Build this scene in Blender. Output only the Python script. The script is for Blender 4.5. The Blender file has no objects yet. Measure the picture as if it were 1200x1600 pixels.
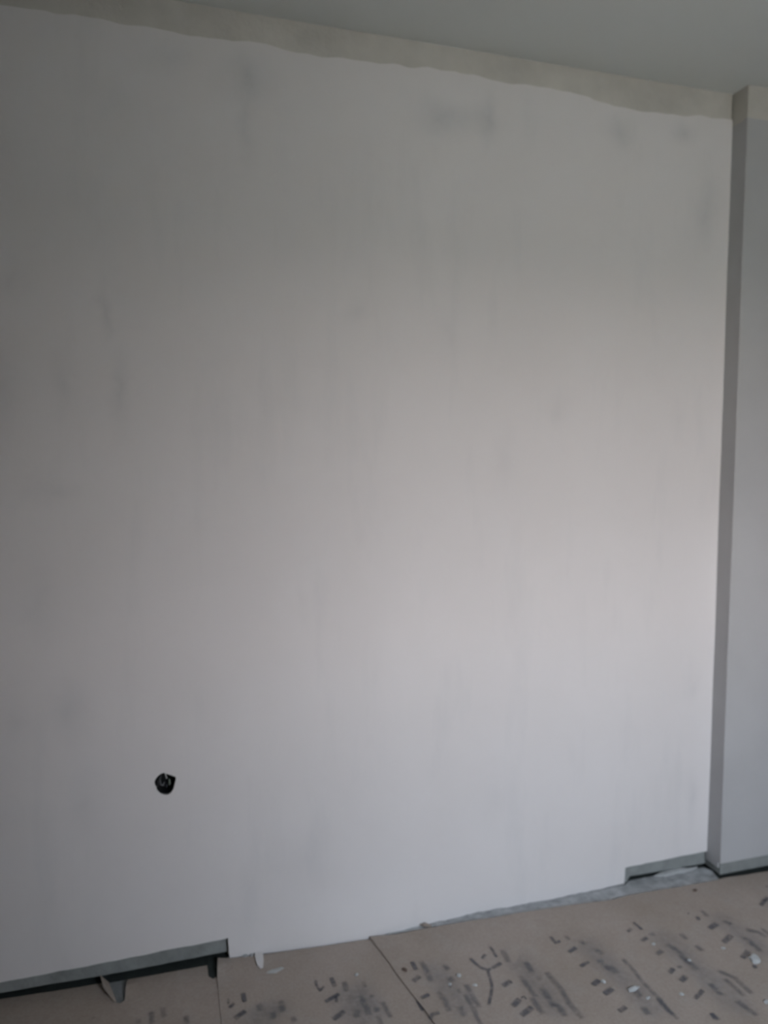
import bpy, bmesh, math, random
from mathutils import Vector, noise
from mathutils.geometry import delaunay_2d_cdt

random.seed(7)
sc = bpy.context.scene
COL = sc.collection

# ------------------------------------------------------------------ camera
F_PX, YAW, PITCH, CAM_H, CAM_D = 1150.0, 0.287164, 0.076341, 1.49386, 2.12268
cam_d = bpy.data.cameras.new('camera')
cam = bpy.data.objects.new('camera', cam_d)
COL.objects.link(cam)
cam.location = (0, -CAM_D, CAM_H)
cam.rotation_euler = (math.pi / 2 - PITCH, 0, -YAW)
cam_d.sensor_fit = 'VERTICAL'
cam_d.sensor_height = 36.0
cam_d.lens = F_PX / 1600 * 36.0
cam_d.clip_start = 0.02
cam_d.dof.use_dof = True            # the phone missed focus: everything is a little soft
cam_d.dof.focus_distance = 1.25
cam_d.dof.aperture_fstop = 2.7
sc.camera = cam

# ------------------------------------------------------------------ daylight
world = bpy.data.worlds.new('overcast_sky')
sc.world = world
world.use_nodes = True
nt = world.node_tree
nt.nodes.clear()
w_out = nt.nodes.new('ShaderNodeOutputWorld')
w_bg = nt.nodes.new('ShaderNodeBackground')
w_geo = nt.nodes.new('ShaderNodeTexCoord')
w_sep = nt.nodes.new('ShaderNodeSeparateXYZ')
w_ramp = nt.nodes.new('ShaderNodeValToRGB')
w_map = nt.nodes.new('ShaderNodeMapRange')
w_map.inputs['From Min'].default_value = -1
w_map.inputs['From Max'].default_value = 1
nt.links.new(w_geo.outputs['Generated'], w_sep.inputs[0])
nt.links.new(w_sep.outputs['Z'], w_map.inputs['Value'])
nt.links.new(w_map.outputs[0], w_ramp.inputs[0])
cr = w_ramp.color_ramp                       # hazy overcast: brighter and bluer towards the zenith
cr.elements[0].position = 0.0
cr.elements[0].color = (0.21, 0.195, 0.178, 1)  # ground
cr.elements[1].position = 1.0
cr.elements[1].color = (0.70, 0.88, 1.18, 1)
e = cr.elements.new(0.495); e.color = (0.21, 0.195, 0.178, 1)
e = cr.elements.new(0.505); e.color = (0.61, 0.525, 0.515, 1)
nt.links.new(w_ramp.outputs[0], w_bg.inputs['Color'])
w_bg.inputs['Strength'].default_value = 10.6
nt.links.new(w_bg.outputs[0], w_out.inputs['Surface'])

# room
XL, XR, YB, H = -2.40, 3.05, -2.66, 2.70
WX0, WX1, WZ0, WZ1, WT = 0.98, 1.68, 0.90, 2.18, 0.60   # window behind the photographer

pl = bpy.data.lights.new('window_portal', 'AREA')
pl.shape = 'RECTANGLE'
pl.size, pl.size_y = WX1 - WX0, WZ1 - WZ0
pl.cycles.is_portal = True
po = bpy.data.objects.new('window_portal', pl)
COL.objects.link(po)
po.location = ((WX0 + WX1) / 2, YB - WT - 0.02, (WZ0 + WZ1) / 2)
po.rotation_euler = (math.pi / 2, 0, 0)

sc.view_settings.view_transform = 'Standard'
sc.view_settings.look = 'None'
sc.view_settings.gamma = 1.0
sc.view_settings.use_curve_mapping = False
sc.view_settings.exposure = 2.6
sc.cycles.use_denoising = True
sc.cycles.max_bounces = 8
sc.cycles.diffuse_bounces = 5
sc.cycles.adaptive_threshold = 0.02

# ------------------------------------------------------------------ photo geometry helpers
_f = Vector((math.sin(YAW) * math.cos(PITCH), math.cos(YAW) * math.cos(PITCH), -math.sin(PITCH)))
_r = Vector((math.cos(YAW), -math.sin(YAW), 0))
_u = _r.cross(_f)
_c = Vector((0, -CAM_D, CAM_H))


def ray(px, py):
    return _f * F_PX + _r * (px - 600) - _u * (py - 800)


def on_wall(px, py, y=0.0):
    v = ray(px, py)
    p = _c + v * ((y - _c.y) / v.y)
    return p.x, p.z


def on_floor(px, py, z=0.0):
    v = ray(px, py)
    p = _c + v * ((z - _c.z) / v.z)
    return p.x, p.y


def lerp_profile(pts, x):
    if x <= pts[0][0]:
        return pts[0][1]
    for (a, b), (c, d) in zip(pts, pts[1:]):
        if x <= c:
            return b + (d - b) * (x - a) / max(1e-9, c - a)
    return pts[-1][1]


def smooth(a, b, x):
    t = max(0, min(1, (x - a) / (b - a)))
    return t * t * (3 - 2 * t)


# ------------------------------------------------------------------ materials
def new_mat(name):
    m = bpy.data.materials.new(name)
    m.use_nodes = True
    n = m.node_tree.nodes
    b = n['Principled BSDF']
    return m, m.node_tree, b


def obj_coords(t):
    return t.nodes.new('ShaderNodeTexCoord').outputs['Object']


def noise_tex(t, vec, scale, detail=4, rough=0.55, stretch=None):
    if stretch:
        mp = t.nodes.new('ShaderNodeMapping')
        mp.inputs['Scale'].default_value = stretch
        t.links.new(vec, mp.inputs['Vector'])
        vec = mp.outputs[0]
    n = t.nodes.new('ShaderNodeTexNoise')
    n.inputs['Scale'].default_value = scale
    n.inputs['Detail'].default_value = detail
    n.inputs['Roughness'].default_value = rough
    t.links.new(vec, n.inputs['Vector'])
    return n.outputs['Fac']


def ramp(t, fac, stops):
    r = t.nodes.new('ShaderNodeValToRGB')
    t.links.new(fac, r.inputs[0])
    els = r.color_ramp.elements
    for i, (p, c) in enumerate(stops):
        el = els[i] if i < 2 else els.new(p)
        el.position = p
        el.color = (c[0], c[1], c[2], 1) if not isinstance(c, (int, float)) else (c, c, c, 1)
    return r.outputs['Color']


def mix(t, fac, a, b, mode='MIX'):
    m = t.nodes.new('ShaderNodeMix')
    m.data_type = 'RGBA'
    m.blend_type = mode
    for sock, v in ((m.inputs[0], fac), (m.inputs[6], a), (m.inputs[7], b)):
        if isinstance(v, (int, float)):
            sock.default_value = v
        elif isinstance(v, tuple):
            sock.default_value = (v[0], v[1], v[2], 1)
        else:
            t.links.new(v, sock)
    return m.outputs[2]


def math_n(t, op, a, b=None, c=None):
    m = t.nodes.new('ShaderNodeMath')
    m.operation = op
    for i, v in enumerate((a, b, c)):
        if v is None:
            continue
        if isinstance(v, (int, float)):
            m.inputs[i].default_value = v
        else:
            t.links.new(v, m.inputs[i])
    return m.outputs[0]


def bump(t, b, height, strength, dist):
    n = t.nodes.new('ShaderNodeBump')
    n.inputs['Strength'].default_value = strength
    n.inputs['Distance'].default_value = dist
    t.links.new(height, n.inputs['Height'])
    t.links.new(n.outputs[0], b.inputs['Normal'])


def simple(name, col, rough=0.8, var=0.12, scale=14.0, bump_s=0.25, bump_d=0.003, bscale=60.0, metal=0.0):
    m, t, b = new_mat(name)
    v = obj_coords(t)
    lo = tuple(c * (1 - var) for c in col)
    hi = tuple(min(1, c * (1 + var)) for c in col)
    t.links.new(ramp(t, noise_tex(t, v, scale), [(0.3, lo), (0.7, hi)]), b.inputs['Base Color'])
    b.inputs['Roughness'].default_value = rough
    b.inputs['Metallic'].default_value = metal
    if bump_s:
        bump(t, b, noise_tex(t, v, bscale, 5), bump_s, bump_d)
    return m


def plaster_material():
    """fresh white primer, grey damp stains showing where the photo has them"""
    m, t, b = new_mat('primed_plaster')
    v = obj_coords(t)
    base = ramp(t, noise_tex(t, v, 1.6, 5, 0.6), [(0.32, (0.775, 0.745, 0.735)), (0.68, (0.81, 0.782, 0.775))])
    streak = noise_tex(t, v, 3.0, 4, 0.6, (2.6, 1.0, 0.55))
    base = mix(t, math_n(t, 'MULTIPLY', ramp(t, streak, [(0.54, 0.0), (0.72, 1.0)]), 0.16), base, (0.56, 0.57, 0.58))
    # damp patches: (pixel x, pixel y, half width, half height in m, strength)
    blobs = [(385, 120, .075, .07, .30), (388, 190, .035, .13, .16), (690, 185, .10, .055, .26), (760, 185, .03, .075, .26),
             (968, 205, .055, .05, .28), (1068, 205, .045, .035, .26), (1105, 330, .05, .14, .20), (735, 185, .12, .05, .10),
             (162, 490, .020, .085, .22), (188, 610, .028, .10, .24), (95, 600, .04, .09, .16), (12, 600, .05, .12, .16),
             (20, 440, .04, .06, .14), (80, 770, .09, .04, .12), (60, 950, .06, .11, .12), (110, 1110, .05, .09, .16),
             (25, 1130, .05, .06, .12), (130, 1250, .05, .10, .12), (560, 490, .05, .03, .10), (700, 510, .06, .10, .09),
             (790, 720, .05, .12, .08), (480, 1340, .10, .08, .07), (770, 1250, .06, .08, .07), (1080, 1250, .03, .10, .16),
             (1085, 1070, .02, .05, .10), (260, 90, .08, .05, .14), (180, 150, .10, .10, .10), (870, 640, .05, .05, .08)]
    wob = t.nodes.new('ShaderNodeTexNoise')
    wob.inputs['Scale'].default_value = 9.0
    wob.inputs['Detail'].default_value = 3.0
    t.links.new(v, wob.inputs['Vector'])
    add = t.nodes.new('ShaderNodeVectorMath')
    add.operation = 'MULTIPLY_ADD'
    t.links.new(wob.outputs['Color'], add.inputs[0])
    add.inputs[1].default_value = (0.09, 0, 0.09)
    t.links.new(v, add.inputs[2])
    total = None
    for px, py, rx, rz, s in blobs:
        x, z = on_wall(px, py)
        kx, kz = 1 / (rx * 1.75), 1 / (rz * 1.75)
        va = t.nodes.new('ShaderNodeVectorMath')
        va.operation = 'MULTIPLY_ADD'
        t.links.new(add.outputs[0], va.inputs[0])
        va.inputs[1].default_value = (kx, 0, kz)
        va.inputs[2].default_value = (-(x + .045) * kx, 0, -(z + .045) * kz)
        gr = t.nodes.new('ShaderNodeTexGradient')
        gr.gradient_type = 'QUADRATIC_SPHERE'
        t.links.new(va.outputs[0], gr.inputs[0])
        total = math_n(t, 'MULTIPLY_ADD', gr.outputs['Fac'], s * 1.25, 0.0 if total is None else total)
    grain = noise_tex(t, v, 26, 4, 0.6)
    total = math_n(t, 'MULTIPLY', total, math_n(t, 'ADD', math_n(t, 'MULTIPLY', grain, 0.8), 0.6))
    col = mix(t, total, base, (0.43, 0.445, 0.46))
    t.links.new(col, b.inputs['Base Color'])
    b.inputs['Roughness'].default_value = 0.82
    b.inputs['Specular IOR Level'].default_value = 0.3
    return m


def paper_material():
    m, t, b = new_mat('kraft_paper')
    v = obj_coords(t)
    c = ramp(t, noise_tex(t, v, 3.2, 5, 0.6), [(0.28, (0.352, 0.286, 0.232)), (0.72, (0.436, 0.364, 0.312))])
    dust = ramp(t, noise_tex(t, v, 11, 6, 0.7), [(0.50, 0.0), (0.78, 1.0)])
    c = mix(t, math_n(t, 'MULTIPLY', dust, 0.28), c, (0.44, 0.43, 0.42))
    fine = noise_tex(t, v, 140, 3)
    c = mix(t, 0.12, c, ramp(t, fine, [(0.35, 0.12), (0.65, 0.45)]))
    t.links.new(c, b.inputs['Base Color'])
    b.inputs['Roughness'].default_value = 0.7
    b.inputs['Specular IOR Level'].default_value = 0.3
    bump(t, b, noise_tex(t, v, 22, 5), 0.25, 0.004)
    return m


def ink_material(name, col, cover, soft=0.3):
    m, t, b = new_mat(name)
    v = obj_coords(t)
    b.inputs['Base Color'].default_value = (*col, 1)
    b.inputs['Roughness'].default_value = 0.6
    n = noise_tex(t, v, 55, 4, 0.6)
    uv = t.nodes.new('ShaderNodeUVMap')
    sp = t.nodes.new('ShaderNodeSeparateXYZ')
    t.links.new(uv.outputs[0], sp.inputs[0])
    side = math_n(t, 'MULTIPLY', math_n(t, 'ABSOLUTE', math_n(t, 'SUBTRACT', sp.outputs['X'], 0.5)), 2.0)
    sm = t.nodes.new('ShaderNodeMapRange')
    sm.interpolation_type = 'SMOOTHSTEP'
    sm.inputs['From Min'].default_value = 1.0
    sm.inputs['From Max'].default_value = 1.0 - soft
    t.links.new(side, sm.inputs['Value'])
    se = t.nodes.new('ShaderNodeMapRange')
    se.interpolation_type = 'SMOOTHSTEP'
    se.inputs['From Min'].default_value = 0.0
    se.inputs['From Max'].default_value = soft
    t.links.new(sp.outputs['Y'], se.inputs['Value'])
    body = ramp(t, n, [(0.28, cover * 0.25), (0.58, cover)])
    t.links.new(math_n(t, 'MULTIPLY', math_n(t, 'MULTIPLY', sm.outputs[0], se.outputs[0]), body), b.inputs['Alpha'])
    return m


M = {
    'plaster': plaster_material(),
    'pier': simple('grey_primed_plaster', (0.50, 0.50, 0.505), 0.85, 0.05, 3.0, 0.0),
    'ceiling': simple('ceiling_paint', (0.70, 0.72, 0.70), 0.9, 0.03, 1.5, 0.0),
    'band': simple('old_brown_distemper', (0.60, 0.575, 0.53), 0.9, 0.10, 7.0, 0.5, 0.006, 40),
    'cement': simple('grey_cement_render', (0.27, 0.285, 0.275), 0.95, 0.16, 20.0, 0.6, 0.005, 70),
    'raw_and_shade': simple('masonry_and_gap_shade', (0.026, 0.034, 0.032), 0.95, 0.25, 18.0, 0.6, 0.006, 50),  # raw masonry, and the painted shade of the floor gaps
    'screed': simple('floor_screed', (0.23, 0.24, 0.24), 0.92, 0.22, 16.0, 0.6, 0.004, 80),
    'dust': simple('plaster_dust', (0.40, 0.41, 0.415), 0.95, 0.25, 30.0, 0.7, 0.004, 120),
    'room': simple('room_paint', (0.34, 0.335, 0.32), 0.9, 0.04, 2.0, 0.0),
    'paper': paper_material(),
    'ink': ink_material('faded_ink', (0.080, 0.092, 0.125), 0.60, 0.6),
    'ink_faint': ink_material('faint_ink', (0.12, 0.132, 0.165), 0.38, 0.8),
    'ink_wash': ink_material('washed_ink', (0.21, 0.23, 0.265), 0.24, 1.0),
    'chip': simple('white_plaster_crumb', (0.50, 0.51, 0.505), 0.9, 0.1, 40.0, 0.5, 0.003, 120),
    'brown': simple('brown_crumb', (0.14, 0.095, 0.075), 0.9, 0.2, 40.0, 0.5, 0.003, 120),
    'black': simple('black_plastic', (0.010, 0.011, 0.013), 0.35, 0.2, 30.0, 0.2, 0.001, 90),
    'wire_grey': simple('grey_insulation', (0.16, 0.17, 0.18), 0.5, 0.1, 30.0, 0.0),
    'wire_pale': simple('pale_green_insulation', (0.27, 0.32, 0.27), 0.5, 0.1, 30.0, 0.0),
    'wire_dark': simple('dark_insulation', (0.03, 0.035, 0.045), 0.5, 0.1, 30.0, 0.0),
    'pvc': simple('white_window_frame', (0.78, 0.78, 0.77), 0.4, 0.02, 5.0, 0.0),
    'steel': simple('zinc_screw', (0.45, 0.45, 0.44), 0.4, 0.1, 40.0, 0.0, metal=1.0),
}
gm = bpy.data.materials.new('window_glass')
gm.use_nodes = True
g = gm.node_tree
g.nodes.clear()
go = g.nodes.new('ShaderNodeOutputMaterial')
gt = g.nodes.new('ShaderNodeBsdfTransparent')
gt.inputs[0].default_value = (0.93, 0.96, 0.95, 1)
gg = g.nodes.new('ShaderNodeBsdfGlossy')
gg.inputs['Roughness'].default_value = 0.03
gx = g.nodes.new('ShaderNodeMixShader')
gx.inputs[0].default_value = 0.06
g.links.new(gt.outputs[0], gx.inputs[1])
g.links.new(gg.outputs[0], gx.inputs[2])
g.links.new(gx.outputs[0], go.inputs[0])
M['glass'] = gm


# ------------------------------------------------------------------ mesh helpers
def link(name, bm, mat, parent=None, smooth_shade=False):
    me = bpy.data.meshes.new(name)
    bmesh.ops.recalc_face_normals(bm, faces=bm.faces)
    bm.to_mesh(me)
    bm.free()
    if smooth_shade:
        for p in me.polygons:
            p.use_smooth = True
    me.materials.append(M[mat])
    o = bpy.data.objects.new(name, me)
    COL.objects.link(o)
    if parent:
        o.parent = parent
    return o


def empty(name, loc=(0, 0, 0)):
    o = bpy.data.objects.new(name, None)
    o.empty_display_size = 0.05
    COL.objects.link(o)
    o.location = loc
    return o


def tag(o, label, cat, group=None, kind=None):
    o['label'] = label
    o['category'] = cat
    if group:
        o['group'] = group
    if kind:
        o['kind'] = kind
    return o


def add_box(bm, a, b):
    r = bmesh.ops.create_cube(bm, size=1)
    for v in r['verts']:
        v.co = Vector(((a[i] + b[i]) / 2 + v.co[i] * (b[i] - a[i]) for i in range(3)))
    return r['verts']


def bevel_all(bm, w, seg=2):
    bmesh.ops.bevel(bm, geom=list(bm.edges), offset=w, segments=seg, affect='EDGES', profile=0.5)


def add_tube(bm, pts, r, seg=8):
    pts = [Vector(p) for p in pts]
    rings = []
    for i, p in enumerate(pts):
        d = (pts[min(i + 1, len(pts) - 1)] - pts[max(i - 1, 0)]).normalized()
        a = d.cross(Vector((0.3, 0.2, 1))).normalized()
        b = d.cross(a)
        rings.append([bm.verts.new(p + (a * math.cos(k * 2 * math.pi / seg) + b * math.sin(k * 2 * math.pi / seg)) * r)
                      for k in range(seg)])
    for q, s in zip(rings, rings[1:]):
        for k in range(seg):
            bm.faces.new((q[k], q[(k + 1) % seg], s[(k + 1) % seg], s[k]))
    bm.faces.new(rings[0])
    bm.faces.new(rings[-1])


def densify(poly, step, jit=0.0, seed=0, closed=True):
    """subdivide a 2D outline; jitter makes the edge ragged"""
    out = []
    n = len(poly)
    for i in range(n if closed else n - 1):
        a, b = Vector(poly[i]), Vector(poly[(i + 1) % n])
        k = max(1, int((b - a).length / step))
        nrm = Vector((-(b - a).y, (b - a).x))
        if nrm.length:
            nrm.normalize()
        for j in range(k):
            p = a.lerp(b, j / k)
            if jit and (j or True):
                p = p + nrm * jit * (noise.noise(Vector((p.x * 23, p.y * 23, seed))) + 0.6 * noise.noise(Vector((p.x * 70, p.y * 70, seed + 5))))
            out.append(p)
    if not closed:
        out.append(Vector(poly[-1]))
    return out


def inside(poly, x, y):
    c = False
    n = len(poly)
    for i in range(n):
        x1, y1 = poly[i]
        x2, y2 = poly[(i + 1) % n]
        if (y1 > y) != (y2 > y) and x < (x2 - x1) * (y - y1) / (y2 - y1) + x1:
            c = not c
    return c


def sheet_mesh(outer, holes, grid, front, back):
    """triangulated slab: outer outline with holes, inner grid points; front/back map (u, v) to 3D"""
    verts, edges = [], []
    loops = [outer] + holes
    for lp in loops:
        s = len(verts)
        verts += [Vector(p) for p in lp]
        edges += [(s + i, s + (i + 1) % len(lp)) for i in range(len(lp))]
    nb = len(verts)
    us = [p[0] for p in outer]
    vs = [p[1] for p in outer]
    u = min(us) + grid / 2
    while u < max(us):
        w = min(vs) + grid / 2
        while w < max(vs):
            if inside(outer, u, w) and not any(inside(h, u, w) for h in holes):
                verts.append(Vector((u, w)))
            w += grid
        u += grid
    vc, ec, fc, ov, oe, of = delaunay_2d_cdt(verts, edges, [], 0, 1e-6, True)
    bm = bmesh.new()
    fv = [bm.verts.new(front(p.x, p.y)) for p in vc]
    bv = {}
    used = []
    for f in fc:
        cx = sum(vc[i].x for i in f) / len(f)
        cy = sum(vc[i].y for i in f) / len(f)
        if not inside(outer, cx, cy) or any(inside(h, cx, cy) for h in holes):
            continue
        try:
            bm.faces.new([fv[i] for i in f])
            used.append(f)
        except ValueError:
            pass
    cnt = {}
    for f in used:
        for i in range(len(f)):
            a, b = f[i], f[(i + 1) % len(f)]
            k = (min(a, b), max(a, b))
            cnt[k] = cnt.get(k, 0) + 1
    for (a, b), c in cnt.items():
        if c == 1:
            for i in (a, b):
                if i not in bv:
                    bv[i] = bm.verts.new(back(vc[i].x, vc[i].y))
            try:
                bm.faces.new((fv[a], fv[b], bv[b], bv[a]))
            except ValueError:
                pass
    for v in [v for v in bm.verts if not v.link_faces]:
        bm.verts.remove(v)
    return bm


# ------------------------------------------------------------------ main wall
XE = 1.8445                                    # the wall ends here at the pier
PY = -0.066                                    # front plane of the pier
wall = empty('wall_back')
tag(wall, 'large bare white plastered wall with grey damp stains above the papered floor', 'wall', kind='structure')

# base line of plaster where it comes down to the floor, bulging a little into the room
base_px = [(358, 1499), (413, 1491), (500, 1480), (577, 1467.5), (660, 1447), (747, 1425), (853, 1408), (900, 1398), (976, 1382)]
bulge = []
for px, py in base_px:
    fx, fy = on_floor(px, py)
    bulge.append((fx, min(0.0, fy)))
bulge = [(bulge[0][0] - 0.15, 0.0)] + bulge + [(bulge[-1][0] + 0.1, 0.0)]


def wall_front(x, z):
    y = lerp_profile(bulge, x) * (1 - smooth(0.0, 0.16, z))
    y += 0.0028 * noise.noise(Vector((x * 2.1, z * 1.7, 3.1))) + 0.0011 * noise.noise(Vector((x * 7, z * 6, 9.2)))
    return Vector((x, y, z))


def bottom_z(px, py):
    x, z = on_wall(px, py)
    return x, max(z, 0.001)


left_top = [on_wall(0, 1535.5), on_wall(120, 1513), on_wall(240, 1489), on_wall(357, 1466)]
right_top = [on_wall(977, 1355.5), on_wall(1040, 1343), (XE, on_wall(1101, 1331)[1])]
outline = [(XL, left_top[0][1])] + left_top
outline += [(left_top[-1][0] + 0.002, 0.006)]
outline += [bottom_z(px, py) for px, py in base_px[1:-1]]
outline += [(right_top[0][0] - 0.002, 0.006)]
outline += right_top
band_px = [(1141, 187), (1060, 180), (997, 173), (950, 160), (900, 147), (850, 138), (800, 127), (700, 112), (625, 101), (560, 94),
           (467, 82), (430, 75), (350, 62), (270, 49), (200, 37), (100, 20), (0, 8)]
band_line = [on_wall(*p) for p in band_px]
band_line[0] = (XE, band_line[0][1])
rag = []
for p in densify(band_line, 0.02, 0, 0, closed=False):
    r_ = 0.010 * noise.noise(Vector((p.x * 5.5, 0, 4))) + 0.006 * noise.noise(Vector((p.x * 19, 0, 8)))
    rag.append((p.x, p.y + r_))
rag[0] = band_line[0]
outline += rag + [(XL, rag[-1][1])]
outline = densify(outline, 0.02, 0.0022, 2)
# keep the two straight vertical ends straight
outline = [Vector((XL, p.y)) if p.x < XL + 0.01 else (Vector((XE, p.y)) if p.x > XE - 0.004 else p) for p in outline]
outline = [Vector((p.x, max(p.y, 0.001))) for p in outline]

hole_px = [(251, 1209), (256, 1207.5), (261, 1209.5), (268, 1211.5), (274.5, 1213.5), (275, 1218), (273, 1225), (271, 1233), (267, 1239),
           (262, 1242), (256, 1242), (250, 1240), (246, 1236), (243, 1229), (241.3, 1222), (243, 1217), (247, 1212)]
hole = [on_wall(*p) for p in hole_px]
HX = sum(p[0] for p in hole) / len(hole)
HZ = sum(p[1] for p in hole) / len(hole)
hole = densify(hole, 0.004, 0.0008, 11)

bm = sheet_mesh(outline, [hole], 0.055, wall_front, lambda x, z: Vector((x, 0.0045 if math.hypot(x - HX, z - HZ) < 0.05 else 0.0158, z)))
link('plaster_coat', bm, 'plaster', wall, True)
for o in wall.children:
    mod = o.modifiers.new('edges', 'EDGE_SPLIT')
    mod.split_angle = math.radians(40)

# brown unplastered strip below the ceiling
bm = sheet_mesh(densify([(XL, 2.46), (XE, 2.46), (XE, H), (XL, H)], 0.06), [], 0.06,
                lambda x, z: Vector((x, 0.005 + 0.002 * noise.noise(Vector((x * 6, z * 9, 1))), z)),
                lambda x, z: Vector((x, 0.0155, z)))
link('bare_upper_strip', bm, 'band', wall)['label'] = 'brownish unplastered strip under the ceiling'

# masonry core with a grey render face: its foot hangs over a dark gap at the two recesses
core_bottom = [(XL, on_wall(0, 1551, 0.016)[1]), on_wall(0, 1551, 0.016), on_wall(157, 1525, 0.016), on_wall(354, 1487, 0.016)]
xa = core_bottom[-1][0]
xb = on_wall(981, 1372, 0.016)[0]
core_bottom += [(xa + 0.01, 0.0), (xb - 0.005, 0.0)]
core_bottom += [on_wall(984, 1369, 0.016), on_wall(1040, 1359.5, 0.016), (XE + 0.01, on_wall(1099, 1349, 0.016)[1])]
core = densify(core_bottom + [(XE + 0.01, H), (XL, H)], 0.03, 0.0015, 4)
core = [Vector((p.x, max(p.y, 0.0))) for p in core]
R0 = 0.034
ring = [Vector((HX + R0 * math.cos(a * math.pi / 12), HZ + R0 * math.sin(a * math.pi / 12))) for a in range(24)]
bm = sheet_mesh(core, [ring], 0.12, lambda x, z: Vector((x, 0.016, z)), lambda x, z: Vector((x, 0.11, z)))
link('render_core', bm, 'cement', wall)['label'] = 'grey cement render exposed at the foot of the wall'
def gap_plate(pts, y_back, parent, z=0.0012):  # thin near-black plate on the floor, painting in the shade of a gap
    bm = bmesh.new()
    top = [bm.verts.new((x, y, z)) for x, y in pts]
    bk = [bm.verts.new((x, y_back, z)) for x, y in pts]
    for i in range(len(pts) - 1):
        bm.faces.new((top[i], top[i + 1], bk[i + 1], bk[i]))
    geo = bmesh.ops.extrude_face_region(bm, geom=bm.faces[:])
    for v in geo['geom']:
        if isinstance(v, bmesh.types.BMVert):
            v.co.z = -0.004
    return link('gap_shade_plate', bm, 'raw_and_shade', parent)


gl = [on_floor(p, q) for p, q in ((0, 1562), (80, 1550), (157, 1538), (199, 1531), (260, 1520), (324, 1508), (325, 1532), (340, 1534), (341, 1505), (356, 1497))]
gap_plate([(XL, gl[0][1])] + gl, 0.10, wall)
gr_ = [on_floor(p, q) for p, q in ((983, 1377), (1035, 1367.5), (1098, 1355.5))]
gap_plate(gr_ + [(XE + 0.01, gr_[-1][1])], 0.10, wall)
bm = bmesh.new()
add_box(bm, (XL, 0.11, -0.05), (XR, 0.30, H))
link('masonry', bm, 'raw_and_shade', wall)

# ------------------------------------------------------------------ pier on the right
pier = empty('wall_right_pier')
tag(pier, 'white plastered wall pier standing proud at the right edge', 'wall', kind='structure')


def slab(name, a, b, mat, parent, bev=0.004, nz=40, amp=0.0012):
    bm = bmesh.new()
    add_box(bm, a, b)
    bevel_all(bm, bev, 2)
    dz = b[2] - a[2]
    for k in range(1, nz):
        z = a[2] + dz * k / nz
        bmesh.ops.bisect_plane(bm, geom=bm.verts[:] + bm.edges[:] + bm.faces[:], plane_co=(0, 0, z), plane_no=(0, 0, 1))
    for v in bm.verts:
        n1 = noise.noise(Vector((v.co.x * 3, v.co.y * 3 + 4, v.co.z * 2.3)))
        n2 = noise.noise(Vector((v.co.x * 11, v.co.y * 11, v.co.z * 9)))
        v.co.x += amp * (1.6 * n1 + n2)
        v.co.y += amp * 0.6 * n2
        if abs(v.co.z - a[2]) < 0.01 or abs(v.co.z - b[2]) < 0.01:
            v.co.z += 0.0022 * noise.noise(Vector((v.co.x * 40, v.co.y * 40, 2)))
    return link(name, bm, mat, parent)


zp_front = on_wall(1150, 1346, PY)[1]
zp_rev = 0.036
zt = on_wall(1150, 190, PY + 0.03)[1]
slab('plaster_reveal', (XE, PY + 0.0125, zp_rev), (XE + 0.014, 0.012, zt), 'pier', pier, 0.001)
slab('plaster_front', (XE, PY, zp_front), (XR, PY + 0.014, zt + 0.004), 'pier', pier, 0.0025)
bm = bmesh.new()
pf0, pf1 = on_wall(1129, 1366, PY + 0.007), on_wall(1200, 1352, PY + 0.007)
for v in add_box(bm, (XE + 0.007, PY + 0.007, 0.0), (XR, 0.11, zt - 0.02)):
    if v.co.z < 0.1:
        v.co.z = pf0[1] + (pf1[1] - pf0[1]) * max(0.0, min(1.6, (v.co.x - pf0[0]) / (pf1[0] - pf0[0])))
link('render_core', bm, 'cement', pier)
bm = bmesh.new()
add_box(bm, (XE + 0.004, PY + 0.004, zt - 0.02), (XR, 0.11, H))
link('bare_upper_strip', bm, 'band', pier)
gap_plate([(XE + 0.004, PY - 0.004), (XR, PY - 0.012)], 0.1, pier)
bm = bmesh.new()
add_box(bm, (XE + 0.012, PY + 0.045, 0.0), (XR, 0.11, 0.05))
link('foot_gap_shade', bm, 'raw_and_shade', pier)['label'] = 'painted shade of the gap below the plaster'

# ------------------------------------------------------------------ rest of the room
bm = bmesh.new()
add_box(bm, (XL - 0.2, YB - WT, -0.2), (XR + 0.2, 0.30, 0.0))
tag(link('floor', bm, 'screed'), 'dusty grey floor screed showing between wall and brown paper', 'floor', kind='structure')
bm = bmesh.new()
add_box(bm, (XL - 0.2, YB - WT, H), (XR + 0.2, 0.30, H + 0.2))
tag(link('ceiling', bm, 'ceiling'), 'flat pale grey-green ceiling above the plastered wall', 'ceiling', kind='structure')
bm = bmesh.new()
add_box(bm, (XL - 0.2, YB - WT, 0), (XL, 0.30, H))
tag(link('wall_left', bm, 'room'), 'plain pale wall closing the room on the left', 'wall', kind='structure')
bm = bmesh.new()
add_box(bm, (XR, YB - WT, 0), (XR + 0.2, 0.30, H))
tag(link('wall_right', bm, 'room'), 'plain pale wall closing the room on the right', 'wall', kind='structure')
bm = bmesh.new()
add_box(bm, (XL, YB - WT, 0), (WX0, YB, H))
add_box(bm, (WX1, YB - WT, 0), (XR, YB, H))
add_box(bm, (WX0, YB - WT, 0), (WX1, YB, WZ0))
add_box(bm, (WX0, YB - WT, WZ1), (WX1, YB, H))
tag(link('wall_front', bm, 'room'), 'pale wall with the window, behind the photographer', 'wall', kind='structure')

win = empty('window_1', ((WX0 + WX1) / 2, YB - WT + 0.08, WZ0))
tag(win, 'white framed two-pane window lighting the room from behind the photographer', 'window', kind='structure')
wcx, wcy = (WX0 + WX1) / 2, YB - WT + 0.08


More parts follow.
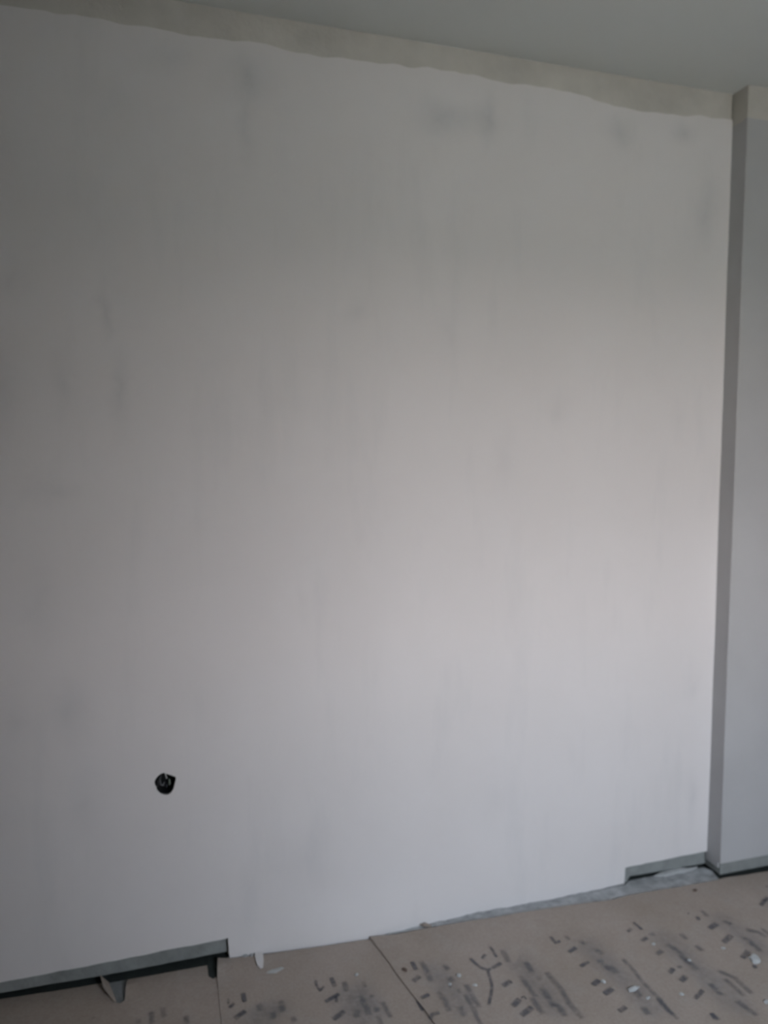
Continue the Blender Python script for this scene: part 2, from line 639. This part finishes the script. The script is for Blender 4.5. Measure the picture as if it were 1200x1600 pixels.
def wbox(name, a, b, mat, bev=0.004):
    bm = bmesh.new()
    add_box(bm, a, b)
    if bev:
        bevel_all(bm, bev, 1)
    for v in bm.verts:
        v.co -= Vector((wcx, wcy, WZ0))
    return link(name, bm, mat, win)


for x0, x1 in ((WX0, WX0 + 0.05), (WX1 - 0.05, WX1), (wcx - 0.035, wcx + 0.035)):
    wbox('frame_stile', (x0, wcy - 0.03, WZ0), (x1, wcy + 0.03, WZ1), 'pvc')
for z0, z1 in ((WZ0, WZ0 + 0.06), (WZ1 - 0.05, WZ1)):
    wbox('frame_rail', (WX0 + 0.05, wcy - 0.029, z0), (wcx - 0.035, wcy + 0.029, z1), 'pvc')
    wbox('frame_rail', (wcx + 0.035, wcy - 0.029, z0), (WX1 - 0.05, wcy + 0.029, z1), 'pvc')
for x0, x1 in ((WX0 + 0.05, wcx - 0.035), (wcx + 0.035, WX1 - 0.05)):
    wbox('pane', (x0, wcy - 0.003, WZ0 + 0.06), (x1, wcy + 0.003, WZ1 - 0.05), 'glass', 0)
wbox('window_sill', (WX0 - 0.03, wcy + 0.03, WZ0 - 0.001), (WX1 + 0.03, YB + 0.04, WZ0 + 0.025), 'pvc')

# ------------------------------------------------------------------ flush junction box
jb = empty('junction_box', (HX, 0.0, HZ))
tag(jb, 'round black wall socket box with loose wires, set in the plaster', 'socket box')


def jlink(name, bm, mat, parent=jb, sm=True):
    return link(name, bm, mat, parent, sm)


bm = bmesh.new()
prof = [(0.0330, 0.0050), (0.0330, 0.055), (0.0, 0.055), (0.0, 0.0535), (0.0315, 0.0535), (0.0315, 0.0050)]
seg = 32
rings = []
for r, y in prof:
    if r == 0:
        rings.append([bm.verts.new((0, y, 0))])
    else:
        rings.append([bm.verts.new((r * math.cos(k * 2 * math.pi / seg), y, r * math.sin(k * 2 * math.pi / seg))) for k in range(seg)])
for a, b in zip(rings, rings[1:] + rings[:1]):
    for k in range(seg):
        k2 = (k + 1) % seg
        vs = [a[k % len(a)], a[k2 % len(a)], b[k2 % len(b)], b[k % len(b)]]
        u = []
        for v in vs:
            if v not in u:
                u.append(v)
        if len(u) > 2:
            try:
                bm.faces.new(u)
            except ValueError:
                pass
jlink('box_cup', bm, 'black', sm=False)
for ang in (0.5, 3.64):
    bm = bmesh.new()
    add_box(bm, (-0.004, 0.018, -0.004), (0.004, 0.045, 0.004))
    bevel_all(bm, 0.001, 1)
    for v in bm.verts:
        v.co.x += 0.027 * math.cos(ang)
        v.co.z += 0.027 * math.sin(ang)
    lug = jlink('screw_lug', bm, 'black', sm=False)
    bm = bmesh.new()
    add_tube(bm, [(0.027 * math.cos(ang), 0.014, 0.027 * math.sin(ang)), (0.027 * math.cos(ang), 0.03, 0.027 * math.sin(ang))], 0.0018)
    jlink('screw', bm, 'steel', lug, False)
wires = [('wire_grey', [(-0.012, 0.052, 0.004), (-0.014, 0.030, 0.000), (-0.012, 0.012, -0.006), (-0.006, 0.010, -0.009), (-0.003, 0.016, -0.004)]),
         ('wire_pale', [(0.010, 0.052, -0.016), (0.011, 0.026, -0.015), (0.0115, 0.011, -0.009), (0.0125, 0.009, -0.001), (0.011, 0.016, 0.004)]),
         ('wire_dark', [(0.002, 0.052, -0.018), (0.001, 0.030, -0.020), (0.003, 0.014, -0.017), (0.005, 0.018, -0.010)])]
for mat, pts in wires:
    fine = []
    for i in range(len(pts) - 1):
        p0 = Vector(pts[max(i - 1, 0)]); p1 = Vector(pts[i]); p2 = Vector(pts[i + 1]); p3 = Vector(pts[min(i + 2, len(pts) - 1)])
        for k in range(5):
            t_ = k / 5
            fine.append(0.5 * ((2 * p1) + (p2 - p0) * t_ + (2 * p0 - 5 * p1 + 4 * p2 - p3) * t_ ** 2 + (-p0 + 3 * p1 - 3 * p2 + p3) * t_ ** 3))
    fine.append(Vector(pts[-1]))
    bm = bmesh.new()
    add_tube(bm, fine, 0.0022, 8)
    jlink('wire', bm, mat)
# a tongue of plaster left hanging into the hole
tx, tz = on_wall(258.5, 1210)
bx, bz = on_wall(260.5, 1217.5)
bm = bmesh.new()
add_tube(bm, [(tx - HX - 0.001, 0.0030, tz - HZ + 0.004), (tx - HX + 0.001, 0.0025, tz - HZ - 0.004), (bx - HX, 0.0045, bz - HZ)], 0.0018, 6)
jlink('plaster_tongue', bm, 'chip', sm=False)['label'] = 'pale sliver of plaster hanging into the hole'


# ------------------------------------------------------------------ floor paper
def sheet_z(x, y, base, seed):
    n = noise.noise(Vector((x * 4.0, y * 3.0, seed))) + 0.5 * noise.noise(Vector((x * 11, y * 9, seed + 3)))
    return base + 0.0016 * (n + 1.2)


curl_c = on_floor(341, 1512)
edge_c = [on_floor(577, 1469), on_floor(607, 1507), on_floor(620, 1527), on_floor(663, 1583)]


def za(x, y):
    z = sheet_z(x, y, 0.0015, 1)
    d = math.hypot(x - on_floor(197, 1550)[0], (y - on_floor(197, 1550)[1]))
    return z + 0.010 * math.exp(-(d / 0.03) ** 2)


def zb(x, y):
    z = sheet_z(x, y, 0.0042, 7)
    d = math.hypot((x - curl_c[0]) * 1.4, y - curl_c[1])
    return z + 0.012 * math.exp(-(d / 0.05) ** 2)


def zc(x, y):
    z = sheet_z(x, y, 0.0084, 13)
    # the free edge lifts a little
    best = min(math.hypot(x - ex, y - ey) for ex, ey in edge_c)
    return z + 0.001 * math.exp(-(best / 0.05) ** 2)


YEND = -2.5
a_edge = [on_floor(338, 1531), on_floor(345, 1566), on_floor(351, 1600)]
dirx = (a_edge[-1][0] - a_edge[0][0]) / (a_edge[-1][1] - a_edge[0][1])
ax_end = a_edge[-1][0] + dirx * (YEND - a_edge[-1][1])
notch = [on_floor(p, q) for p, q in ((199, 1533), (197, 1545), (195, 1566), (188, 1570), (182, 1569), (177, 1557), (171.5, 1543), (169, 1536.5))]
notch2 = [on_floor(p, q) for p, q in ((339, 1507), (338, 1528), (333, 1531), (326, 1527), (326, 1509))]
polyA = [(XL + 0.02, on_floor(0, 1563)[1])] + [on_floor(p, q) for p, q in ((0, 1563), (80, 1551))]
polyA += notch[::-1]
polyA += [on_floor(p, q) for p, q in ((260, 1521.5), (324, 1509.5))]
polyA += notch2[::-1][1:4] + [on_floor(340, 1533), a_edge[1], a_edge[2], (ax_end, YEND), (XL + 0.02, YEND)]


def paper(name, poly, zf, label, seed, th=0.0016):
    o2 = densify(poly, 0.03, 0.0012, seed)
    bm = sheet_mesh(o2, [], 0.05, lambda x, y: Vector((x, y, zf(x, y))), lambda x, y: Vector((x, y, zf(x, y) - th)))
    o = link(name, bm, 'paper')
    tag(o, label, 'floor paper', 'brown paper sheets protecting the floor')
    return o


sheet_a = paper('floor_paper', polyA, za, 'brown floor paper below the socket box, with a torn flap at its wall edge', 3)
polyB = [on_floor(p, q) for p, q in ((340.5, 1504), (375, 1499), (413, 1494), (500, 1482), (574, 1471))]
polyB += [(edge_c[0][0] + 0.02, edge_c[0][1] - 0.01), (edge_c[1][0] + 0.04, edge_c[1][1]), (edge_c[3][0] + 0.06, edge_c[3][1])]
cdx = (edge_c[3][0] - edge_c[1][0]) / (edge_c[3][1] - edge_c[1][1])
polyB += [(edge_c[3][0] + 0.06 + cdx * (YEND - edge_c[3][1]), YEND), (ax_end - 0.012, YEND), (a_edge[2][0] - 0.008, a_edge[2][1])]
polyB += [on_floor(342.5, 1566), on_floor(339.5, 1533)]
sheet_b = paper('floor_paper', polyB, zb, 'middle brown floor paper, its curled corner by the end of the dark gap', 5)
polyC = [on_floor(p, q, 0.006) for p, q in ((578, 1470), (620, 1462), (660, 1453), (715, 1444), (768, 1435.5), (825, 1426), (880, 1417), (920, 1412), (960, 1406.5),
                                     (987, 1399.5), (1060, 1388), (1118, 1377.5), (1130, 1374), (1165, 1368.5), (1200, 1363))]
polyC[0] = edge_c[0]
polyC += [(XR - 0.02, polyC[-1][1]), (XR - 0.02, YEND), (edge_c[3][0] + cdx * (YEND - edge_c[3][1]), YEND), edge_c[3], edge_c[2], edge_c[1]]
sheet_c = paper('floor_paper', polyC, zc, 'large right-hand sheet of brown printed floor paper overlapping its neighbour', 8)

# torn flap standing up at the left edge of the notch
bm = bmesh.new()
fp = [on_floor(169, 1537), on_floor(175.5, 1554), on_floor(181, 1568)]
base = [Vector((x, y, za(x, y))) for x, y in fp]
tip = [base[0] + Vector((-0.021, 0.006, 0.020)), base[1] + Vector((-0.023, 0.004, 0.016)), base[2] + Vector((-0.005, 0.0, 0.004))]
vs = [[bm.verts.new(p + Vector((dz, dz, 0))) for p in row] for row in (base, tip) for dz in (0, 0.0015)]
for i in range(2):
    for r0_, r1_ in ((0, 2), (1, 3)):
        bm.faces.new((vs[r0_][i], vs[r0_][i + 1], vs[r1_][i + 1], vs[r1_][i]))
    bm.faces.new((vs[2][i], vs[2][i + 1], vs[3][i + 1], vs[3][i]))
link('torn_flap', bm, 'paper', sheet_a)['label'] = 'torn paper flap folded up beside the notch'

# ------------------------------------------------------------------ print on the paper
DARK = [  # pixel polylines, width in pixels
    ([(379, 1551), (383, 1567)], 6), ([(367, 1567), (357, 1576)], 5), ([(385, 1579), (365, 1593)], 7), ([(357, 1560), (357, 1570)], 3),
    ([(493, 1531), (494, 1539), (500, 1549), (507, 1541)], 4), ([(517, 1527), (524, 1543)], 6), ([(531, 1553), (507, 1567)], 6), ([(525, 1557), (526, 1568)], 4), ([(540, 1580), (519, 1595)], 7),
    ([(643, 1504), (651, 1519)], 6), ([(657, 1527), (644, 1537)], 7), ([(672, 1556), (656, 1563)], 6), ([(652, 1563), (661, 1581)], 5), ([(688, 1585), (676, 1588), (671, 1597)], 6),
    ([(734, 1499), (743, 1508), (752, 1515), (763, 1518), (768, 1515)], 5), ([(768, 1516), (784, 1507)], 6), ([(762, 1519), (766, 1532), (769, 1545), (767, 1558), (763, 1575)], 4.5),
    ([(759, 1493), (753, 1501)], 5), ([(765, 1481), (770, 1488), (776, 1499)], 4), ([(800, 1535), (784, 1544)], 8), ([(813, 1563), (800, 1577)], 8), ([(833, 1576), (813, 1591)], 8), ([(813, 1563), (819, 1560), (823, 1566)], 3),
    ([(859, 1465), (868, 1476), (876, 1472)], 5), ([(901, 1482), (888, 1491)], 6), ([(921, 1504), (906, 1513)], 6), ([(937, 1533), (925, 1543)], 8), ([(958, 1546), (943, 1557)], 8), ([(979, 1575), (966, 1584)], 7),
    ([(989, 1443), (1004, 1456)], 5), ([(987, 1453), (980, 1459)], 5), ([(1012, 1467), (1001, 1473)], 6), ([(1036, 1487), (1025, 1495)], 7), ([(1053, 1515), (1045, 1524)], 7), ([(1073, 1527), (1063, 1537)], 8),
    ([(1099, 1549), (1085, 1564)], 6), ([(1111, 1585), (1119, 1597)], 6),
    ([(1090, 1434), (1091, 1441)], 6), ([(1121, 1445), (1107, 1454)], 8), ([(1143, 1463), (1130, 1476)], 8), ([(1170, 1487), (1159, 1500)], 7), ([(1184, 1512), (1175, 1513)], 7), ([(1075, 1428), (1076, 1432)], 3),
    ([(1200, 1404), (1188, 1418)], 6), ([(1196, 1386), (1200, 1389)], 4)]
FAINT = [
    ([(404, 1567), (408, 1582)], 9), ([(437, 1563), (443, 1585)], 9), ([(425, 1580), (428, 1594)], 8), ([(456, 1588), (462, 1600)], 8),
    ([(537, 1532), (542, 1551)], 8), ([(567, 1533), (571, 1544)], 6), ([(561, 1555), (573, 1575), (577, 1588)], 8), ([(580, 1553), (582, 1560)], 6), ([(597, 1564), (605, 1580), (611, 1592)], 7), ([(555, 1577), (560, 1592)], 10), ([(588, 1573), (590, 1584)], 8),
    ([(657, 1503), (667, 1520), (674, 1537)], 8), ([(692, 1508), (702, 1519)], 8), ([(683, 1551), (696, 1568), (702, 1585)], 8), ([(699, 1545), (708, 1544)], 6), ([(717, 1547), (719, 1556)], 6), ([(727, 1539), (740, 1563), (750, 1579)], 8), ([(717, 1573), (727, 1593)], 9), ([(700, 1528), (710, 1538)], 9),
    ([(783, 1485), (797, 1508)], 9), ([(821, 1504), (832, 1524)], 9), ([(812, 1527), (824, 1543), (838, 1562)], 8), ([(853, 1520), (877, 1549), (889, 1570), (912, 1596)], 9), ([(845, 1545), (868, 1578)], 9), ([(838, 1528), (846, 1534)], 9), ([(829, 1560), (850, 1590)], 9), ([(868, 1570), (885, 1592)], 9),
    ([(882, 1462), (890, 1472)], 7), ([(905, 1470), (915, 1480)], 8), ([(930, 1485), (943, 1495)], 8), ([(972, 1500), (991, 1520), (1004, 1537), (1027, 1560), (1040, 1577), (1061, 1597)], 7), ([(1027, 1560), (1040, 1577), (1052, 1590)], 8), ([(948, 1510), (965, 1525)], 12), ([(985, 1545), (1003, 1562)], 10), ([(935, 1500), (950, 1520)], 10), ([(1003, 1575), (1015, 1590)], 9),
    ([(1014, 1459), (1024, 1466)], 8), ([(1040, 1477), (1056, 1486), (1079, 1511)], 10), ([(1057, 1515), (1066, 1512)], 5), ([(1070, 1500), (1090, 1520)], 10), ([(1107, 1538), (1129, 1559)], 8), ([(1108, 1584), (1126, 1599)], 9), ([(1062, 1460), (1075, 1472)], 9), ([(1085, 1478), (1100, 1490)], 9), ([(1119, 1518), (1149, 1531), (1177, 1557)], 9), ([(1130, 1530), (1165, 1560)], 8), ([(1150, 1565), (1185, 1592)], 9),
    ([(1094, 1424), (1108, 1436)], 8), ([(1162, 1454), (1184, 1459), (1200, 1468)], 9), ([(1128, 1440), (1145, 1448)], 8), ([(1160, 1465), (1190, 1490)], 9),
    ([(236, 1578), (238, 1600)], 8), ([(254, 1572), (256, 1590)], 7), ([(290, 1584), (292, 1600)], 8), ([(215, 1590), (216, 1600)], 8), ([(145, 1588), (147, 1592)], 5)]


def stroke(bm, pts, w, zf, lift):
    """a printed bar: a flat ribbon lying on the paper"""
    fine = densify(pts, 0.005, 0, 0, closed=False)
    vs = []
    uvl = bm.loops.layers.uv.verify()
    total = max(1e-6, sum((b - a).length for a, b in zip(fine, fine[1:])))
    run = 0.0
    vv = []
    for i, p in enumerate(fine):
        run += (p - fine[i - 1]).length if i else 0.0
        # distance to the nearer end, in stroke widths, so that ends fade like the sides
        vv.append(min(1.0, min(run, total - run) / w * 2.0))
        d = (Vector(fine[min(i + 1, len(fine) - 1)]) - Vector(fine[max(i - 1, 0)])).normalized()
        n = Vector((-d.y, d.x)) * w / 2 * (0.62 if i in (0, len(fine) - 1) else 1.0)
        vs.append([bm.verts.new((q.x, q.y, zf(q.x, q.y) + lift)) for q in (p + n, p - n)])
    for i, (a, b) in enumerate(zip(vs, vs[1:])):
        f = bm.faces.new((a[0], a[1], b[1], b[0]))
        for lp, uv in zip(f.loops, ((0, vv[i]), (1, vv[i]), (1, vv[i + 1]), (0, vv[i + 1]))):
            lp[uvl].uv = uv


sheets = [(sheet_a, za, polyA), (sheet_b, zb, polyB), (sheet_c, zc, polyC)]


def which(x, y):
    if inside(polyC, x, y):
        return 2
    if inside(polyB, x, y):
        return 1
    return 0 if inside(polyA, x, y) else None


PXW = 0.00205                                    # metres per pixel across a floor stroke
motif = []                                       # one column of print, taken from the clearest one, for the paper out of frame
WASH = [([(417, 1556), (430, 1580), (440, 1604)], 42), ([(550, 1530), (575, 1565), (598, 1604)], 44), ([(668, 1498), (700, 1545), (738, 1604)], 46),
        ([(795, 1485), (835, 1535), (888, 1604)], 46), ([(900, 1462), (960, 1520), (1048, 1604)], 46), ([(1015, 1448), (1090, 1515), (1180, 1600)], 46),
        ([(1105, 1424), (1160, 1462), (1215, 1505)], 44), ([(1196, 1400), (1225, 1425)], 40)]
LIFT = {'ink': 0.0012, 'ink_faint': 0.0009, 'ink_wash': 0.0006}
for lst, mat, nm in ((DARK, 'ink', 'print_stroke'), (FAINT, 'ink_faint', 'faded_print_line'), (WASH, 'ink_wash', 'print_smudge')):
    for pts, w in lst:
        fl = [on_floor(p, q, 0.006) for p, q in pts]
        cx = sum(p[0] for p in fl) / len(fl)
        cy = sum(p[1] for p in fl) / len(fl)
        k = which(cx, cy)
        if k is None:
            continue
        bm = bmesh.new()
        stroke(bm, fl, w * PXW * 1.45, sheets[k][1], LIFT[mat])
        link(nm, bm, mat, sheets[k][0])
        if 1.10 < cx < 1.36:
            motif.append(([(p[0] - 1.132, p[1] + 0.18) for p in fl], w, mat))
rest = {(k, s_): bmesh.new() for k in range(3) for s_ in LIFT}
for c in range(-7, 8):
    x0 = 1.132 + 0.2515 * c
    for row in range(0, 5):
        y0 = -0.18 - 0.50 * row
        for fl, w, mat in motif:
            q = [(x0 + a, y0 + b) for a, b in fl]
            cx = sum(p[0] for p in q) / len(q)
            cy = sum(p[1] for p in q) / len(q)
            v = Vector((cx, cy, 0)) - _c
            dz = v.dot(_f)
            sx = 600 + F_PX * v.dot(_r) / dz if dz > 0.05 else 9999
            sy = 800 - F_PX * v.dot(_u) / dz if dz > 0.05 else 9999
            if -30 < sx < 1240 and sy < 1612:
                continue                          # this stretch is already printed stroke by stroke
            if cy < YEND + 0.1 or not XL + 0.1 < cx < XR - 0.1:
                continue
            k = which(cx, cy)
            if k is not None:
                stroke(rest[(k, mat)], q, w * PXW * 1.45, sheets[k][1], LIFT[mat])
for (k, mat), bm in rest.items():
    if bm.verts:
        link('further_print', bm, mat, sheets[k][0])['kind'] = 'stuff'
    else:
        bm.free()


# ------------------------------------------------------------------ dust and crumbs
def lump(name, px, py, w, d, h, mat, label, cat, rot=0.0, seed=0, zf=None, group=None):
    x, y = on_floor(px, py, 0.006)
    if zf is None:
        k = which(x, y)
        z = sheets[k][1](x, y) if k is not None else 0.0
    else:
        z = zf
    bm = bmesh.new()
    bmesh.ops.create_icosphere(bm, subdivisions=2, radius=0.5)
    for v in bm.verts:
        n = 1 + 0.55 * noise.noise(v.co * 2.6 + Vector((seed * 3.7, seed, 1)))
        p = v.co * n
        v.co = Vector((p.x * w, p.y * d, max(p.z, -0.22) * h))
    mz = min(v.co.z for v in bm.verts)
    for v in bm.verts:
        v.co.z -= mz
    o = link(name, bm, mat)
    o.location = (x, y, z + 0.0001)
    o.rotation_euler = (0, 0, rot)
    tag(o, label, cat, group)
    return o


G = 'plaster crumbs on the floor paper'
crumbs = [
    (557, 1524, .010, .010, .008, 'chip', 'round white plaster crumb left of the overlapping paper edge'),
    (717, 1527, .013, .014, .008, 'chip', 'white plaster crumb left of the Y mark, largest of three there'),
    (703, 1541, .009, .009, .006, 'chip', 'white plaster crumb farthest left of the Y-shaped mark'),
    (742, 1542, .008, .013, .006, 'chip', 'white plaster crumb just left of the Y mark stem'),
    (943, 1537, .013, .012, .008, 'chip', 'white plaster crumb on a dark print stroke left of the long chip'),
    (1021, 1478, .010, .010, .007, 'chip', 'small white plaster crumb below the right wall gap'),
    (1065, 1556, .013, .011, .006, 'chip', 'pinkish white plaster crumb right of the long chip'),
    (1130, 1484, .012, .010, .007, 'chip', 'small white plaster crumb left of the largest chip'),
    (1077, 1503, .011, .010, .006, 'chip', 'pale crumb of plaster halfway between the two biggest chips'),
    (1012, 1562, .014, .010, .006, 'chip', 'pale plaster crumb just below right of the long chip'),
    (1197, 1568, .018, .012, .008, 'chip', 'white plaster crumb at the right edge of the photo'),
]
for i, (px, py, w, d, h, mat, lab) in enumerate(crumbs):
    lump('plaster_crumb', px, py, w, d, h, mat, lab, 'crumb', 0.4 * i, i, group=G)
lump('plaster_chip', 991, 1548, .042, .016, .010, 'chip', 'long white plaster chip lying among the print strokes', 'chip', 0.25, 31, group=G)
lump('plaster_chip', 1179, 1502, .030, .036, .014, 'chip', 'largest white plaster chip on the paper, under the pier', 'chip', -0.5, 33, group=G)
lump('plaster_smear', 430, 1517, .050, .018, .002, 'chip', 'flat pale plaster smear on the paper beside the plaster strip', 'smear', 0.1, 35)
lump('brown_crumb', 632, 1518, .013, .018, .006, 'brown', 'dark brown crumb just right of the overlapping paper edge', 'crumb', 0.4, 36)
lump('brown_crumb', 1086, 1394, .018, .012, .006, 'brown', 'dark brown crumb by the paper edge near the pier corner', 'crumb', 0.2, 37)
lump('paper_scrap', 666, 1448, .034, .014, .012, 'paper', 'small curled brown paper scrap at the foot of the wall', 'scrap', -0.5, 38, zf=0.008)

# narrow strip of plaster fallen from the wall across the paper
bm = bmesh.new()
pts = [(398, 1489), (411, 1488), (411.5, 1500), (411, 1511), (406.5, 1513), (402, 1509), (399.5, 1499)]
pl2 = densify([on_floor(p, q, 0.008) for p, q in pts], 0.006, 0.001, 20)
bm.free()
bm = sheet_mesh(pl2, [], 0.01, lambda x, y: Vector((x, y, zb(x, y) + 0.005 + 0.001 * noise.noise(Vector((x * 60, y * 60, 0))))),
                lambda x, y: Vector((x, y, zb(x, y) + 0.0003)))
tag(link('plaster_strip', bm, 'plaster'), 'narrow tongue of white plaster reaching from wall onto paper', 'plaster')
for i, (px, py, w, d) in enumerate(((383, 1493, .022, .02), (393, 1492, .016, .018))):
    lump('plaster_lump', px, py, w, d, .012, 'dust', ('wider' if i == 0 else 'narrower') + ' grey plaster lump at the wall foot beside the plaster strip', 'lump', 0.3 * i, 50 + i)

# dust swept along the wall foot: a low uneven bank
top_px = [(600, 1459), (660, 1448), (747, 1425), (853, 1408), (900, 1398), (976, 1384), (985, 1377), (1035, 1367), (1098, 1356), (1112, 1362)]
low_px = [(600, 1464), (660, 1453), (747, 1440), (853, 1423), (900, 1416), (976, 1403), (990, 1400), (1050, 1391), (1118, 1380), (1124, 1376)]
d_out = [on_floor(*p) for p in top_px] + [on_floor(*p) for p in low_px[::-1]]
d_out = densify(d_out, 0.02, 0.002, 30)


def dust_z(x, y):
    h = 0.0036 + 0.0035 * noise.noise(Vector((x * 26, y * 26, 3))) + 0.0022 * noise.noise(Vector((x * 80, y * 80, 8)))
    return max(0.0006, h)


bm = sheet_mesh(d_out, [], 0.009, lambda x, y: Vector((x, y, dust_z(x, y))), lambda x, y: Vector((x, y, -0.001)))
tag(link('plaster_dust', bm, 'dust'), 'grey plaster dust and rubble lying along the wall foot', 'dust', kind='stuff')
# pale heap in the right gap
px_h = [(1022, 1371), (1035, 1366), (1046, 1361), (1060, 1360), (1075, 1361), (1090, 1357), (1080, 1362), (1060, 1367), (1040, 1371)]
h_out = densify([on_floor(*p) for p in px_h], 0.01, 0.001, 33)
hc = Vector((sum(p.x for p in h_out) / len(h_out), sum(p.y for p in h_out) / len(h_out)))
bm = sheet_mesh(h_out, [], 0.008, lambda x, y: Vector((x, y, 0.006 + 0.010 * math.exp(-(((x - hc.x) / 0.07) ** 2 + ((y - hc.y) / 0.02) ** 2)) + 0.002 * noise.noise(Vector((x * 70, y * 70, 1))))),
                lambda x, y: Vector((x, y, 0.0)))
tag(link('rubble_heap', bm, 'chip'), 'little pale rubble heap spilling from the right wall gap', 'rubble', kind='stuff')
